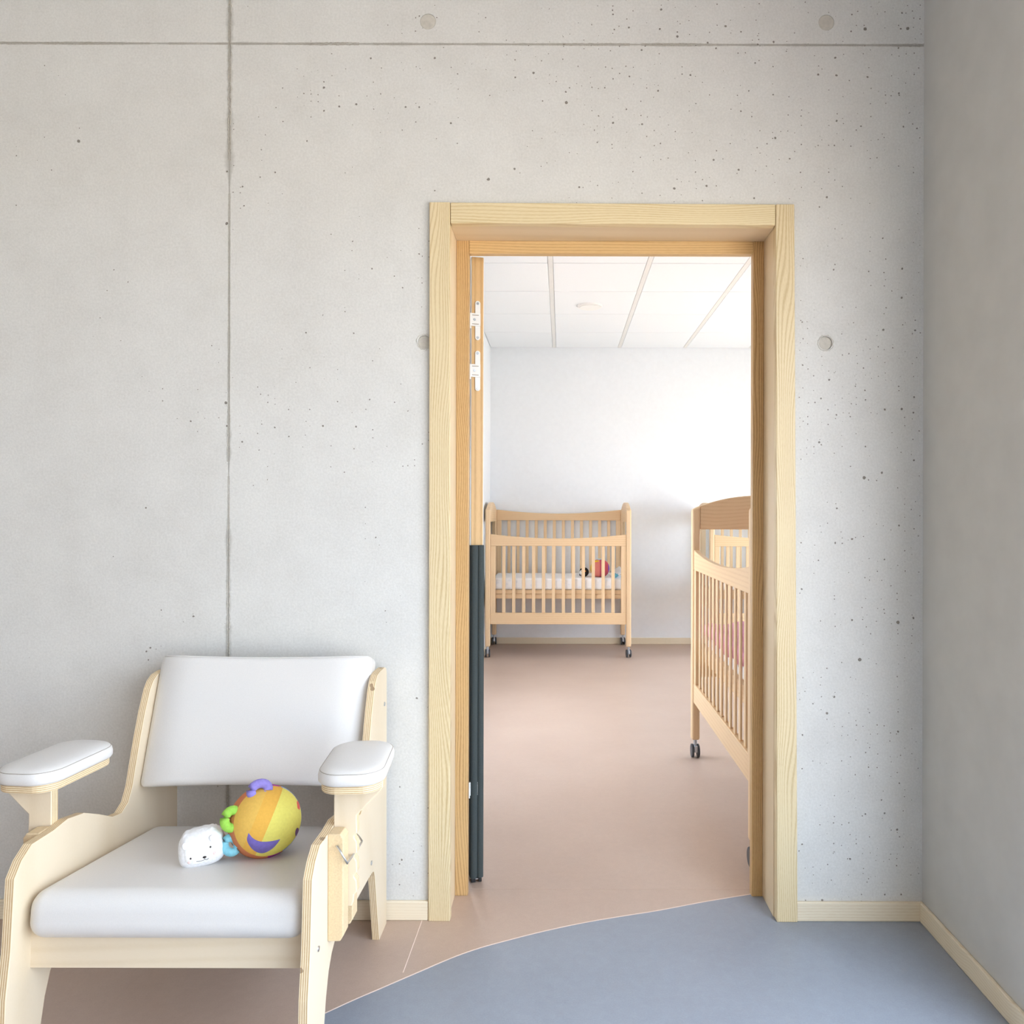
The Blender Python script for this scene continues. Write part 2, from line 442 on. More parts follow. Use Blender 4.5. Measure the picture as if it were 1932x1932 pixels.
TIES = [(0.784, 1.717), (-0.410, 1.717), (-0.402, 2.671), (0.784, 2.671)]
cut_round(front[1], [((x, WALL_Y, z), 0.0205, 0.0105) for x, z in TIES[:2]])
cut_round(front[3], [((x, WALL_Y, z), 0.0235, 0.004) for x, z in TIES[2:]])
for i, (x, z) in enumerate(TIES):
    bm = bmesh.new(); r = 0.0203 if i < 2 else 0.0233
    cyl(bm, (x, WALL_Y+0.0095 if i < 2 else WALL_Y+0.0035, z), (0, 1, 0), r, 0.006, 28)
    obj('tie_hole_plug', bm, 'plug', wall_front, bevel=0.0012)
    if i < 2:                                 # crumbly rim of the tie hole
        bm = bmesh.new(); n = 40
        pts = [(x+(0.0235+random.uniform(-.0022, .0022))*math.cos(2*PI*k/n), WALL_Y, z+(0.0235+random.uniform(-.0022, .0022))*math.sin(2*PI*k/n)) for k in range(n)]
        tube(bm, pts, 0.0012, 6, closed=True)
        obj('tie_hole_rim', bm, 'plug', wall_front, smooth=True)
# fins of cement that squeezed into the joints
def fin(axis, a0, a1, breaks):
    bm = bmesh.new(); n = int((a1-a0)/0.007)
    for s in (-1, 1):
        prev = None
        for i in range(n+1):
            a = a0+(a1-a0)*i/n
            wgt = 0.2+0.5*max(0, math.sin(a*7.1)+0.6*math.sin(a*17.7+1)+0.3)
            if axis == 'Z':
                wgt = JENV[-1][1]
                for (p0, q0), (p1, q1) in zip(JENV, JENV[1:]):
                    if a <= p1: wgt = q0+(q1-q0)*max(0, (a-p0)/(p1-p0)); break
                wgt *= 1.3
            wd = 0.0010+random.random()*0.0018*wgt; ht = 0.0006+random.random()*0.0016*wgt; off = s*(0.0022+random.uniform(0, 0.0016)*wgt)
            def mk(o, h):
                return bm.verts.new((JX+o, WALL_Y-h, a)) if axis == 'Z' else bm.verts.new((a, WALL_Y-h, JZ+o))
            cur = [mk(off-wd, -0.001), mk(off, ht), mk(off+wd, -0.001)]
            skip = any(b0 < a < b1 for b0, b1 in breaks)
            if prev and not skip:
                for k in range(2): bm.faces.new((prev[k], prev[k+1], cur[k+1], cur[k]))
            prev = cur
    return bm
obj('joint_fin', fin('Z', 0.02, CEIL, [(1.32, 1.36), (2.16, 2.26)]), 'joint', wall_front)
obj('joint_fin', fin('X', LX, RX, [(-1.23, -1.17), (-0.6, -0.56), (0.2, 0.24), (0.58, 0.6)]), 'joint', wall_front)
bm = bx(LX, JX+0.002, WALL_Y+0.0009, WALL_Y+0.013, JZ-0.003, JZ+0.003); box(bm, JX+0.002, RX, WALL_Y+0.0009, WALL_Y+0.013, JZ-0.003, JZ+0.003)
box(bm, JX-0.003, JX+0.003, WALL_Y+0.0009, WALL_Y+0.013, 0, CEIL)
obj('joint_bed', bm, 'joint', wall_front)

def wall_with_window(name, axis, p0, p1, a0, a1, z1, win, mat='white_wall', z0=0):
    bm = bmesh.new(); w0, w1, wz0, wz1 = win
    def b(u0, u1, v0, v1):
        if u1-u0 < 1e-6 or v1-v0 < 1e-6: return
        if axis == 'X': box(bm, p0, p1, u0, u1, v0, v1)
        else: box(bm, u0, u1, p0, p1, v0, v1)
    b(a0, w0, z0, z1); b(w1, a1, z0, z1); b(w0, w1, z0, wz0); b(w0, w1, wz1, z1)
    return structure(name, bm, mat)

def window(name, axis, p, win, n, mat='ash_plain'):
    """frame and mullions of a window outside the picture"""
    t = thing(name, (0, 0, 0), kind='structure', local=False)
    a0, a1, z0, z1 = win; w_ = 0.05
    def bar(nm, u0, u1, v0, v1):
        o = bx(p, p+0.06, u0, u1, v0, v1) if axis == 'X' else bx(u0, u1, p-0.06, p, v0, v1)
        obj(nm, o, mat, t, bevel=0.003)
    bar('window_frame', a0, a1, z0, z0+w_); bar('window_frame', a0, a1, z1-w_, z1)
    for i in range(n+1):
        c = a0+(a1-a0-w_)*i/n
        bar('mullion', c, c+w_, z0+w_, z1-w_)
    return t

wall_with_window('wall_right', 'X', RX, RX+0.2, BY, WALL_B, CEIL, WIN_R, 'grey_wall')
structure('wall_back', bx(LX-0.2, RX+0.2, BY-0.2, BY, 0, CEIL), 'grey_wall')
structure('wall_left', bx(LX-0.2, LX, BY, WALL_B, 0, CEIL), 'grey_wall')
window('window_1', 'X', RX+0.06, WIN_R, 3)
structure('ceiling', bx(LX-0.2, RX+0.2, BY-0.2, WALL_B, CEIL, CEIL+0.2), 'white_wall')

structure('wall_far_back', bx(FLX-0.2, FRX+0.2, FBY, FBY+0.2, 0, FCEIL+0.3), 'white_wall')
wall_with_window('wall_far_left', 'X', FLX-0.2, FLX, WALL_B, FBY, FCEIL+0.3, WIN_L)
window('window_3', 'X', FLX-0.12, WIN_L, 2)
wall_with_window('wall_far_right', 'X', FRX, FRX+0.2, WALL_B, FBY, FCEIL+0.3, WIN_F)
structure('wall_far_front', bx(RX+0.2, FRX+0.2, WALL_B-0.2, WALL_B, 0, FCEIL+0.3), 'white_wall')
window('window_2', 'X', FRX+0.06, WIN_F, 3)

# far ceiling: mineral tiles between grid runners
far_ceil = structure('ceiling_far', bx(FLX-0.2, FRX+0.2, WALL_B, FBY+0.2, FCEIL+0.03, FCEIL+0.3), 'white_wall')
tag(far_ceil, 'white suspended ceiling of square tiles seen through the doorway')
cols = [FLX, -0.073, 0.527, 1.127, 1.727, 2.327, FRX]
rows = [FBY-0.6*k for k in range(8)]+[WALL_B]
for i in range(len(cols)-1):
    for j in range(len(rows)-1):
        x0 = cols[i]+(0.0165 if i > 0 else 0.004); x1 = cols[i+1]-(0.0165 if i < len(cols)-2 else 0.0)
        y1 = rows[j]-0.0035; y0 = rows[j+1]+0.0035
        obj('ceiling_tile', bx(x0, x1, y0, y1, FCEIL, FCEIL+0.018), 'ceil_tile', far_ceil, bevel=0.002, seg=1)
for x in cols[1:-1]:
    obj('grid_runner', bx(x-0.0145, x+0.0145, WALL_B, FBY, FCEIL+0.0005, FCEIL+0.025), 'runner', far_ceil)
bm = bmesh.new(); cyl(bm, (0.20, 5.63, FCEIL-0.006), (0, 0, 1), 0.088, 0.012, 48, r2=0.094); cyl(bm, (0.20, 5.63, FCEIL-0.014), (0, 0, 1), 0.075, 0.006, 48)
tag(obj('ceiling_fitting', bm, 'hinge_white', bevel=0.002, origin=(0.20, 5.63, FCEIL)), 'round flat white fitting on a tile of the far ceiling', 'ceiling fitting')

# floor: two colours of linoleum meeting in a curve, with welded seams
floor = structure('floor', bx(LX-0.2, FRX+0.2, BY-0.2, FBY+0.2, -0.2, -0.006), 'lino_pink')
tag(floor, 'linoleum floor, rose brown through the doorway and blue grey in front')
curve = [on_floor(*p) for p in ((1422, 1686), (1330, 1701), (1240, 1718), (1170, 1729), (1100, 1741), (1025, 1757), (950, 1776), (900, 1790), (850, 1808), (780, 1838), (715, 1866), (655, 1892))]
curve = [(p.x, p.y) for p in curve]
curve += [(-0.625, 1.80), (-0.72, 1.67), (-0.80, 1.49), (-0.86, 1.25), (-0.89, 0.95), (-0.88, 0.6), (-0.82, 0.2), (-0.70, -0.3), (-0.5, -1.0), (-0.4, BY)]
def smooth2(pts, n=5):
    out = []
    for i in range(len(pts)-1):
        p0 = pts[max(i-1, 0)]; p1 = pts[i]; p2 = pts[i+1]; p3 = pts[min(i+2, len(pts)-1)]
        for k in range(n):
            t = k/n
            out.append(tuple(0.5*((2*p1[a])+(-p0[a]+p2[a])*t+(2*p0[a]-5*p1[a]+4*p2[a]-p3[a])*t*t+(-p0[a]+3*p1[a]-3*p2[a]+p3[a])*t**3) for a in (0, 1)))
    return out+[pts[-1]]
curve = smooth2(curve)
blue = curve+[(RX, BY), (RX, WALL_Y+0.01), (0.66, WALL_Y+0.01), (0.66, 2.44), (0.62, 2.444)]
pink = [(LX, WALL_Y+0.01), (-0.36, WALL_Y+0.01), (-0.36, WALL_B), (FLX-0.1, WALL_B), (FLX-0.1, FBY+0.1), (FRX+0.1, FBY+0.1), (FRX+0.1, WALL_B), (0.66, WALL_B), (0.66, 2.44), (0.62, 2.444)]+curve+[(LX, BY)]
obj('blue_grey_linoleum', px_(blue, 'Z', -0.006, 0.0), 'lino_blue', floor)
obj('rose_brown_linoleum', px_(pink, 'Z', -0.006, 0.0), 'lino_pink', floor)
def strip(pts, wd):
    bm = bmesh.new(); prev = None
    for i, p in enumerate(pts):
        a = pts[max(i-1, 0)]; b = pts[min(i+1, len(pts)-1)]
        t = Vector((b[0]-a[0], b[1]-a[1], 0)).normalized(); nn = Vector((-t.y, t.x, 0))*wd/2; q = Vector((p[0], p[1], 0.0))
        cur = [bm.verts.new(q-nn), bm.verts.new(q+Vector((0, 0, 0.0007))), bm.verts.new(q+nn)]
        if prev:
            for k in range(2): bm.faces.new((prev[k], prev[k+1], cur[k+1], cur[k]))
        prev = cur
    return bm
obj('weld_seam', strip(curve, 0.005), 'seam', floor)
sy = on_floor(1150, 1678).y
obj('weld_seam', strip([(-0.31, sy), (0.62, sy)], 0.0025), 'lino_pink', floor)
obj('weld_seam', strip([(-0.412, WALL_Y), (-0.415, 2.02)], 0.0035), 'seam', floor)

# skirting boards
def skirt(name, x0, x1, y0, y1, h=0.057):
    return structure(name, bx(x0, x1, y0, y1, 0, h), 'skirting', bevel=0.003)
skirt('baseboard_left', LX, -0.3935, WALL_Y-0.0115, WALL_Y)
skirt('baseboard_right', 0.6985, RX, WALL_Y-0.0115, WALL_Y)
skirt('baseboard_far_back', FLX, FRX, FBY-0.012, FBY, 0.058)
skirt('baseboard_far_left', FLX, FLX+0.012, WALL_B, FBY-0.012, 0.058)
skirt('baseboard_far_right', FRX-0.012, FRX, WALL_B, FBY-0.012, 0.058)
skirt('baseboard_side', RX-0.0115, RX, BY, WALL_Y-0.0115)

tag(structure('ground', bx(-30, 40, -40, 40, -0.9, -0.4), 'paving'), 'pale paving outside')

# ------------------------------------------------------------------ the doorway
FY = 2.273
door = thing('door_1', (0.15, FY, 0), 'pale ash door frame around the open doorway, leaf swung into the far room', kind='structure', local=False)
def slab(name, x0, x1, y0, y1, z0, z1, mat, bev=0.0018): return obj(name, bx(x0, x1, y0, y1, z0, z1), mat, door, bevel=bev)
def pts4(a): return [(p.x, p.z) for p in (P(q[0], q[1], FY) for q in a)]
def upright(corners):       # face board with slightly uneven edges, standing on the floor
    p = pts4(corners); p[2] = (p[2][0], 0.0); p[3] = (p[3][0], 0.0)
    return px_(p, 'Y', FY, FY+0.03)
obj('frame_post', upright([(810, 381), (849, 381), (849, 1739), (808, 1739)]), 'ash_v', door, bevel=0.0022)
obj('frame_post', upright([(1464, 385), (1499, 385), (1505, 1741), (1466, 1741)]), 'ash_v', door, bevel=0.0022)
p = pts4([(849.8, 381.5), (1463.2, 385), (1463.2, 424.5), (849.8, 420.5)])
obj('frame_head', px_(p, 'Y', FY+0.0008, FY+0.03), 'ash_h', door, bevel=0.0022)
slab('lining_board', -0.36, -0.3345, FY+0.03, WALL_B+0.006, 0, 2.09, 'ash_plain')
slab('lining_board', 0.6365, 0.662, FY+0.03, WALL_B+0.006, 0, 2.09, 'ash_plain')
slab('lining_board', -0.3345, 0.6365, FY+0.03, WALL_B+0.006, 2.068, 2.09, 'ash_plain_h')
SY = 2.425
slab('door_stop', -0.3345, -0.2942, SY, SY+0.028, 0, 2.068, 'ash_dark')
slab('door_stop', 0.602, 0.6365, SY, SY+0.028, 0, 2.068, 'ash_dark')
slab('door_stop', -0.2942, 0.602, SY+0.001, SY+0.028, 2.0275, 2.068, 'ash_dark_h')
# leaf, swung a little past square; local x runs along the hinge edge, local y into the leaf
LD = 2.520
hp = P(889, 966, LD)
ang = math.radians(14)
LM = Matrix.Translation((hp.x, LD, 0)) @ Matrix.Rotation(ang, 4, 'Z')
def in_leaf(bm): bmesh.ops.transform(bm, matrix=LM, verts=bm.verts[:]); return bm
TW = 0.0385; LT = H-(484.5-VY)*LD/F
leaf = obj('door_leaf', in_leaf(bx(0, TW, 0, 0.86, 0.008, LT)), ['leaf_edge'], door, bevel=0.001, seg=1)
for x in (-0.0022, TW):
    obj('leaf_face', in_leaf(bx(x, x+0.0022, 0.002, 0.858, 0.009, LT-0.001)), 'leaf_face', leaf)
# finger guard: padded sleeve with two round folds over the lower hinge edge
gt = H-(1029-VY)*LD/F; outline = []
for cx, r in ((0.0105, 0.0125), (0.0315, 0.0108)):
    for k in range(9):
        a = PI+PI*k/8
        outline.append((cx+r*math.cos(a), -0.004+r*math.sin(a)*0.85))
outline += [(TW+0.004, 0.02), (-0.003, 0.02)]
bm = px_(outline, 'Z', 0.014, gt); in_leaf(bm)
obj('finger_guard', bm, 'guard', leaf, bevel=0.0008, seg=1)
bm = bmesh.new()
for x0, x1 in ((0.001, 0.016), (0.026, 0.036)): box(bm, x0, x1, -0.014, 0.006, 0.0015, 0.0145)
in_leaf(bm); obj('guard_foot', bm, 'rubber', leaf, bevel=0.002)
bm = bx(0.0165, 0.0255, -0.008, 0.0, 0.008, 0.013); in_leaf(bm); obj('guard_rail', bm, 'steel', leaf)
def hinge(ytop, ybot, kt, kb):
    z = lambda y: H-(y-VY)*LD/F
    z0, z1, k0, k1 = z(ybot), z(ytop), z(kb), z(kt); r = 0.0085; cx = 0.0195
    pts = [(cx+r*math.cos(PI*k/10), z1-r+r*math.sin(PI*k/10)) for k in range(11)]+[(cx+r*math.cos(PI+PI*k/10), z0+r+r*math.sin(PI+PI*k/10)) for k in range(11)]
    bm = px_(pts, 'Y', -0.0045, 0.001)
    box(bm, -0.0075, cx+0.0085, -0.0085, -0.001, k0, k1)
    box(bm, -0.0085, -0.003, -0.0105, 0.0, k0-0.008, k1)
    for s in (k0+0.0065, k1-0.0065): box(bm, 0.0005, cx+0.003, -0.0090, -0.004, s-0.0011, s+0.0011, mi=1)
    for q in (z0+r, z1-r): cyl(bm, (cx, -0.0048, q), (0, 1, 0), 0.0042, 0.002, 16, mi=2)
    cyl(bm, (cx-0.011, -0.0088, (k0+k1)/2), (0, 1, 0), 0.0042, 0.002, 16, mi=2)
    in_leaf(bm); obj('hinge', bm, ['hinge_white', 'dark_slot', 'steel'], leaf, bevel=0.0006, seg=1)
hinge(568, 642, 592, 616); hinge(662, 738, 688, 712); hinge(1450, 1524, 1475, 1500)

# ------------------------------------------------------------------ feeding armchair
chair = thing('armchair', (-0.831, 1.9, 0), 'white leatherette armchair with birch plywood sides standing against the concrete wall', 'chair', local=False)
def side_pt(px, py, X=-0.513):
    s = (VX-px)/(-X); return (F/s, H-(py-VY)/s)
prof = [side_pt(584, 1892), side_pt(588.3, 1800), side_pt(591.5, 1662), side_pt(598, 1626), side_pt(606.7, 1595), side_pt(625, 1569)]
front_foot = (1.553, 0.0)
outline = [front_foot]+[(a, b) for a, b in prof]
outline += [(1.76, 0.507), (1.82, 0.497), (1.88, 0.470), (1.935, 0.442), (1.975, 0.436), (2.005, 0.452), (2.025, 0.486), (2.040, 0.535), (2.062, 0.602), (2.085, 0.665), (2.112, 0.722), (2.128, 0.742), (2.150, 0.755), (2.180, 0.759), (2.235, 0.759), (2.252, 0.753), (2.258, 0.74)]
outline += [(2.262, 0.0), (2.174, 0.0)]
outline += [(2.122, 0.205), (2.112, 0.222), (2.098, 0.228), (2.06, 0.232), (1.80, 0.238), (1.745, 0.236), (1.722, 0.222), (1.70, 0.195), (1.682, 0.150), (1.665, 0.08), (1.655, 0.0)]
XO, XI = -0.513, -0.5335; XLI, XLO = -1.1285, -1.149
panels = []
for a, b in ((XI, XO), (XLO, XLI)):
    panels.append(obj('side_panel', px_(outline, 'X', a, b, cap=0, side=1), ['birch', 'ply'], chair, bevel=0.0012))
CXc = (XO+XLO)/2
def mirror_x(x): return 2*CXc-x
for sx in (1, -1):
    for (px, py) in ((602, 1791), (702, 1629), (726, 1329)):
        d, z = side_pt(px, py); bm = bmesh.new()
        X = XO if sx == 1 else XLO
        cyl(bm, (X+sx*0.0006, d, z), (1, 0, 0), 0.0062, 0.003, 20); cyl(bm, (X+sx*0.002, d, z), (1, 0, 0), 0.0028, 0.001, 6)
        obj('bolt_head', bm, 'steel', chair, bevel=0.0005, seg=1)
# back cushion: gently hollowed, leaning back
hx, hy, hz = 0.2965, 0.045, 0.176
tilt = math.radians(19.7); bc = Vector((-0.831, 2.083+0.045*math.cos(tilt), 0.648-0.045*math.sin(tilt)+0.002))
def backform(c):
    k = 1-(c.x/hx)**2
    if c.y < 0: c.y += 0.030*max(0.0, (abs(c.x/hx)-0.72)/0.28)**1.8*(-c.y/hy)+0.006*k*(-c.y/hy)
    c.z += -0.008*k*(c.z/hz)*0.9
    q = Matrix.Rotation(-tilt, 3, 'X') @ c
    return q+bc
back = obj('back_cushion', rounded_box(hx, hy, hz, 0.017, 5, 14, backform), 'leather', chair, smooth=True)
bm = bmesh.new(); pts = []
for k in range(25):
    x = -hx+0.012+(2*hx-0.024)*k/24; pts.append(backform(Vector((x, -hy+0.0035, hz-0.004))))
tube(bm, pts, 0.0016, 6); obj('piping', bm, 'leather', back, smooth=True)
# seat cushion, sloping down to the rear
def seatform(c):
    c.z += 0.006*(1-(c.x/0.292)**2)*(1 if c.z > 0 else 0)*(1-(c.y/0.25)**2)
    return Matrix.Rotation(-math.radians(6.5), 3, 'X') @ c+Vector((-0.831, 1.858, 0.332))
seat = obj('seat_cushion', rounded_box(0.2935, 0.256, 0.050, 0.038, 7, 12, seatform), 'leather', chair, smooth=True)
obj('seat_board', px_([(1.635, 0.240), (1.655, 0.240), (1.655, 0.315), (2.07, 0.268), (2.07, 0.285), (1.64, 0.345)], 'X', XLI, XI), 'birch_h', chair)
obj('back_board', px_([(2.13, 0.50), (2.145, 0.495), (2.232, 0.745), (2.217, 0.75)], 'X', XLI+0.001, XI-0.001), 'birch', chair)
# height-adjustable armrests
def armrest(sx):
    def mx(bm):
        if sx < 0:
            for v in bm.verts: v.co.x = mirror_x(v.co.x)
        return bm
    # upright plate that slides between two guide blocks, toothed on its outer edge
    s = 838.0; X = lambda p: (p-VX)/s; Z = lambda p: H-(p-VY)/s
    tooth = []
    for k in range(4):
        y0 = 1546+k*37
        tooth += [(X(673.5), Z(y0+7)), (X(674.5), Z(y0+28)), (X(669), Z(y0+33)), (X(669), Z(y0+37))]
    pl = [(-0.5125, Z(1497)), (-0.5125, Z(1712)), (X(664), Z(1712)), (X(668), Z(1703))]+tooth[::-1]+[(X(673.5), Z(1540)), (X(716), Z(1496)), (X(723), Z(1487)), (X(723), Z(1470)), (-0.5125, Z(1470))]
    arm = obj('armrest_plate', mx(px_(pl, 'Y', 1.733, 1.757, cap=0, side=1)), ['birch', 'ply'], chair, bevel=0.002)
    # front guide block with chamfered outer edge, rear guide block behind the plate
    def block(y0, y1, x1, z0, z1):
        pts = [(-0.513, z0), (x1, z0), (x1+0.007, z0+0.012), (x1+0.007, z1-0.010), (x1, z1), (-0.513, z1)]
        return mx(px_(pts, 'Y', y0, y1))
    obj('guide_block', block(1.69, 1.731, -0.4855, 0.266, 0.502), 'beech_block', chair, bevel=0.0025)
    obj('guide_block', block(1.760, 1.80, -0.4835, 0.266, 0.480), 'beech_block', chair, bevel=0.0025)
    bm = bmesh.new()
    wire = [P(634, 1596, 1.697), P(637, 1597, 1.682), P(646, 1613, 1.680), P(655, 1629, 1.684), P(663, 1617, 1.722), P(671, 1606, 1.745), P(678, 1596, 1.765), P(683, 1587, 1.785), P(678, 1579, 1.79), P(670, 1572, 1.79)]
    tube(bm, wire, 0.0023, 8); obj('wire_clip', mx(bm), 'steel', chair, smooth=True)
    # pad on a plywood base, turned slightly inwards
    yaw = math.radians(5); pc = Vector((-0.478, 1.808, 0))
    def rr(hx_, hy_, rad, n=8):
        o = []
        for cx, cy, a0 in ((hx_-rad, hy_-rad, 0), (-hx_+rad, hy_-rad, PI/2), (-hx_+rad, -hy_+rad, PI), (hx_-rad, -hy_+rad, 3*PI/2)):
            for k in range(n+1):
                a = a0+PI/2*k/n; o.append((cx+rad*math.cos(a), cy+rad*math.sin(a)))
        return [(pc.x+x*math.cos(yaw)-y*math.sin(yaw), pc.y+x*math.sin(yaw)+y*math.cos(yaw)) for x, y in o]
    bm = bmesh.new(); uv = bm.loops.layers.uv.verify()
    prism(bm, rr(0.067, 0.117, 0.045), 'Z', 0.588, 0.607, cap=0, side=1)
    obj('armrest_base', mx(bm), ['birch', 'ply'], arm, bevel=0.003)
    bm = bmesh.new(); rings = []
    for hx_, hy_, z in ((0.060, 0.110, 0.606), (0.072, 0.122, 0.607), (0.0752, 0.1252, 0.612), (0.0755, 0.1255, 0.622), (0.0735, 0.1235, 0.6305), (0.0715, 0.1215, 0.6335), (0.068, 0.118, 0.637), (0.058, 0.108, 0.6410), (0.040, 0.085, 0.6445), (0.018, 0.045, 0.646)):
        rings.append([bm.verts.new((x, y, z)) for x, y in rr(hx_, hy_, min(0.056, hx_*0.74), 8)])
    for A, B in zip(rings, rings[1:]):
        for i in range(len(A)): bm.faces.new((A[i], A[(i+1) % len(A)], B[(i+1) % len(A)], B[i]))
    bm.faces.new(rings[-1]); bm.faces.new(rings[0][::-1])
    pad = obj('armrest_pad', mx(bm), 'leather', chair, smooth=True)
    bm = bmesh.new(); tube(bm, [(x, y, 0.6336) for x, y in rr(0.0715, 0.1215, 0.053, 8)], 0.0009, 6, closed=True)
    obj('seam', mx(bm), 'piping', pad, smooth=True)
armrest(1); armrest(-1)

# ------------------------------------------------------------------ soft toys on the chair
def ball_material():
    m = new_mat('patchwork_velour', (1, 1, 1, 1), 0.9, spec=0.2); t = NT(m)
    tc = t.n('ShaderNodeTexCoord'); nm = t.n('ShaderNodeVectorMath', operation='NORMALIZE'); t.l(tc.outputs['Object'], nm.inputs[0])
    sep = t.n('ShaderNodeSeparateXYZ'); t.l(nm.outputs[0], sep.inputs[0])
    r, n, u = sep.outputs['X'], t.math('MULTIPLY', sep.outputs['Y'], -1.0), sep.outputs['Z']
    line = t.math('SUBTRACT', t.math('MULTIPLY', r, 0.911), t.math('MULTIPLY', u, 0.413))
    cap = t.mix(t.math('GREATER_THAN', line, -0.30), rgb(236, 192, 98), rgb(237, 184, 86))
    cap = t.mix(t.math('GREATER_THAN', line, 0.10), cap, rgb(232, 222, 116))
    band = t.mix(t.math('GREATER_THAN', r, 0.45), rgb(212, 132, 92), rgb(150, 178, 236))
    band = t.mix(t.math('MULTIPLY', t.math('GREATER_THAN', r, 0.05), t.math('LESS_THAN', r, 0.40)), band, rgb(176, 60, 160))
    tl = t.math('ADD', n, t.math('MULTIPLY', r, 0.22))
    col = t.mix(t.math('GREATER_THAN', tl, 0.36), band, cap)
    nz = t.noise(tc.outputs['Object'], 160, 3)
    col = t.mix(0.12, col, t.ramp(nz, [(0.3, (0.45, 0.38, 0.2, 1)), (0.7, (1, 1, 0.85, 1))]), 'MULTIPLY')
    t.l(col, t.b.inputs['Base Color']); t.bump(nz, 0.25, 0.002); return m
M['patchwork'] = ball_material()
BR = 0.0835
bc_ = Vector((-0.714, 1.853, 0.4655))
toc = (Vector((0.10, 0, H))-bc_).normalized()
e_r = toc.cross(Vector((0, 0, 1))).normalized()*-1
e_u = toc.cross(e_r)
if e_u.z < 0: e_u = -e_u
RM = Matrix((e_r, -toc, e_u)).transposed()
def sph(a, b, rad):        # a right, b up on the visible disc
    k = max(0.0, 1-a*a-b*b); return Vector((a, -math.sqrt(k), b))*rad
bm = bmesh.new(); bmesh.ops.create_icosphere(bm, subdivisions=5, radius=BR)
toyball = obj('patchwork_ball', bm, 'patchwork', smooth=True)
toyball.location = bc_; toyball.rotation_euler = RM.to_euler(); toyball['local'] = 1
tag(toyball, 'yellow and orange patchwork plush ball with a violet crescent lying on the armchair seat', 'toy ball')
def lerp_poly(pts, t):
    n = len(pts)-1; f = min(t*n, n-1e-6); i = int(f); q = f-i
    return (pts[i][0]*(1-q)+pts[i+1][0]*q, pts[i][1]*(1-q)+pts[i+1][1]*q)
outer = smooth2([(-0.46, -0.24), (-0.50, -0.42), (-0.40, -0.63), (-0.24, -0.78), (-0.06, -0.83), (0.14, -0.76), (0.28, -0.64), (0.36, -0.53)], 4)
inner = smooth2([(-0.46, -0.24), (-0.38, -0.36), (-0.28, -0.45), (-0.16, -0.51), (0.0, -0.54), (0.14, -0.545), (0.26, -0.54), (0.36, -0.53)], 4)
def patch(a_pts, b_pts, lift, n=28, m_=5):
    bm = bmesh.new(); grid = []
    for i in range(n+1):
        a = lerp_poly(a_pts, i/n); b = lerp_poly(b_pts, i/n)
        row = []
        for j in range(m_+1):
            q = j/m_; hgt = lift*math.sin(PI*q)*math.sin(PI*min(1, max(0, i/n)))**0.5
            row.append(bm.verts.new(sph(a[0]*(1-q)+b[0]*q, a[1]*(1-q)+b[1]*q, BR*1.003+hgt)))
        grid.append(row)
    for i in range(n):
        for j in range(m_): bm.faces.new((grid[i][j], grid[i+1][j], grid[i+1][j+1], grid[i][j+1]))
    return bm
cr = obj('crescent_patch', patch(outer, inner, 0.0022), 'felt_purple', toyball, smooth=True)
tag(cr, 'violet crescent patch')
def ring(a, b, R_, r_, mat, lab, ln=1.0, push=0.0):
    """stuffed fabric loop sewn to the edge of the front panel"""
    bm = bmesh.new(); c = Vector((a*ln, push, b*ln))*BR
    out = Vector((a, 0, b)).normalized(); sidev = Vector((-out.z, 0, out.x)); pts = []
    for k in range(20):
        an = 2*PI*k/20; pts.append(c+out*R_*math.cos(an)+sidev*R_*1.25*math.sin(an))
    tube(bm, pts, r_, 10, closed=True)
    tag(obj('fabric_loop', bm, mat, toyball, smooth=True), lab)
ring(-0.15, 0.84, 0.0155, 0.0112, 'felt_lavender', 'lavender loop', 1.0, -0.50)
ring(-0.88, 0.18, 0.0155, 0.0112, 'felt_green', 'green loop', 1.0, -0.42)
ring(-0.90, -0.50, 0.0135, 0.0098, 'felt_sky', 'sky blue loop', 1.0, -0.20)
for a, b, rx, rz_, mat, lab in ((0.90, 0.30, 0.05, 0.13, 'felt_red', 'red flower patch'), (0.84, -0.43, 0.06, 0.12, 'felt_plum', 'plum round patch')):
    bm = bmesh.new(); cen = bm.verts.new(sph(a, b, BR*1.02)); rim = []
    for k in range(18):
        t_ = 2*PI*k/18; w_ = 1+0.12*math.cos(5*t_) if 'flower' in lab else 1
        ca, cb = a+rx*w_*math.cos(t_)-0.10*rz_*math.sin(t_)*b, b+rz_*w_*math.sin(t_)
        ln = math.hypot(ca, cb)
        if ln > 0.985: ca, cb = ca/ln*0.985, cb/ln*0.985
        rim.append(bm.verts.new(sph(ca, cb, BR*1.006)))
    for k in range(18): bm.faces.new((cen, rim[k], rim[(k+1) % 18]))
    tag(obj('round_patch', bm, mat, toyball, smooth=True), lab)

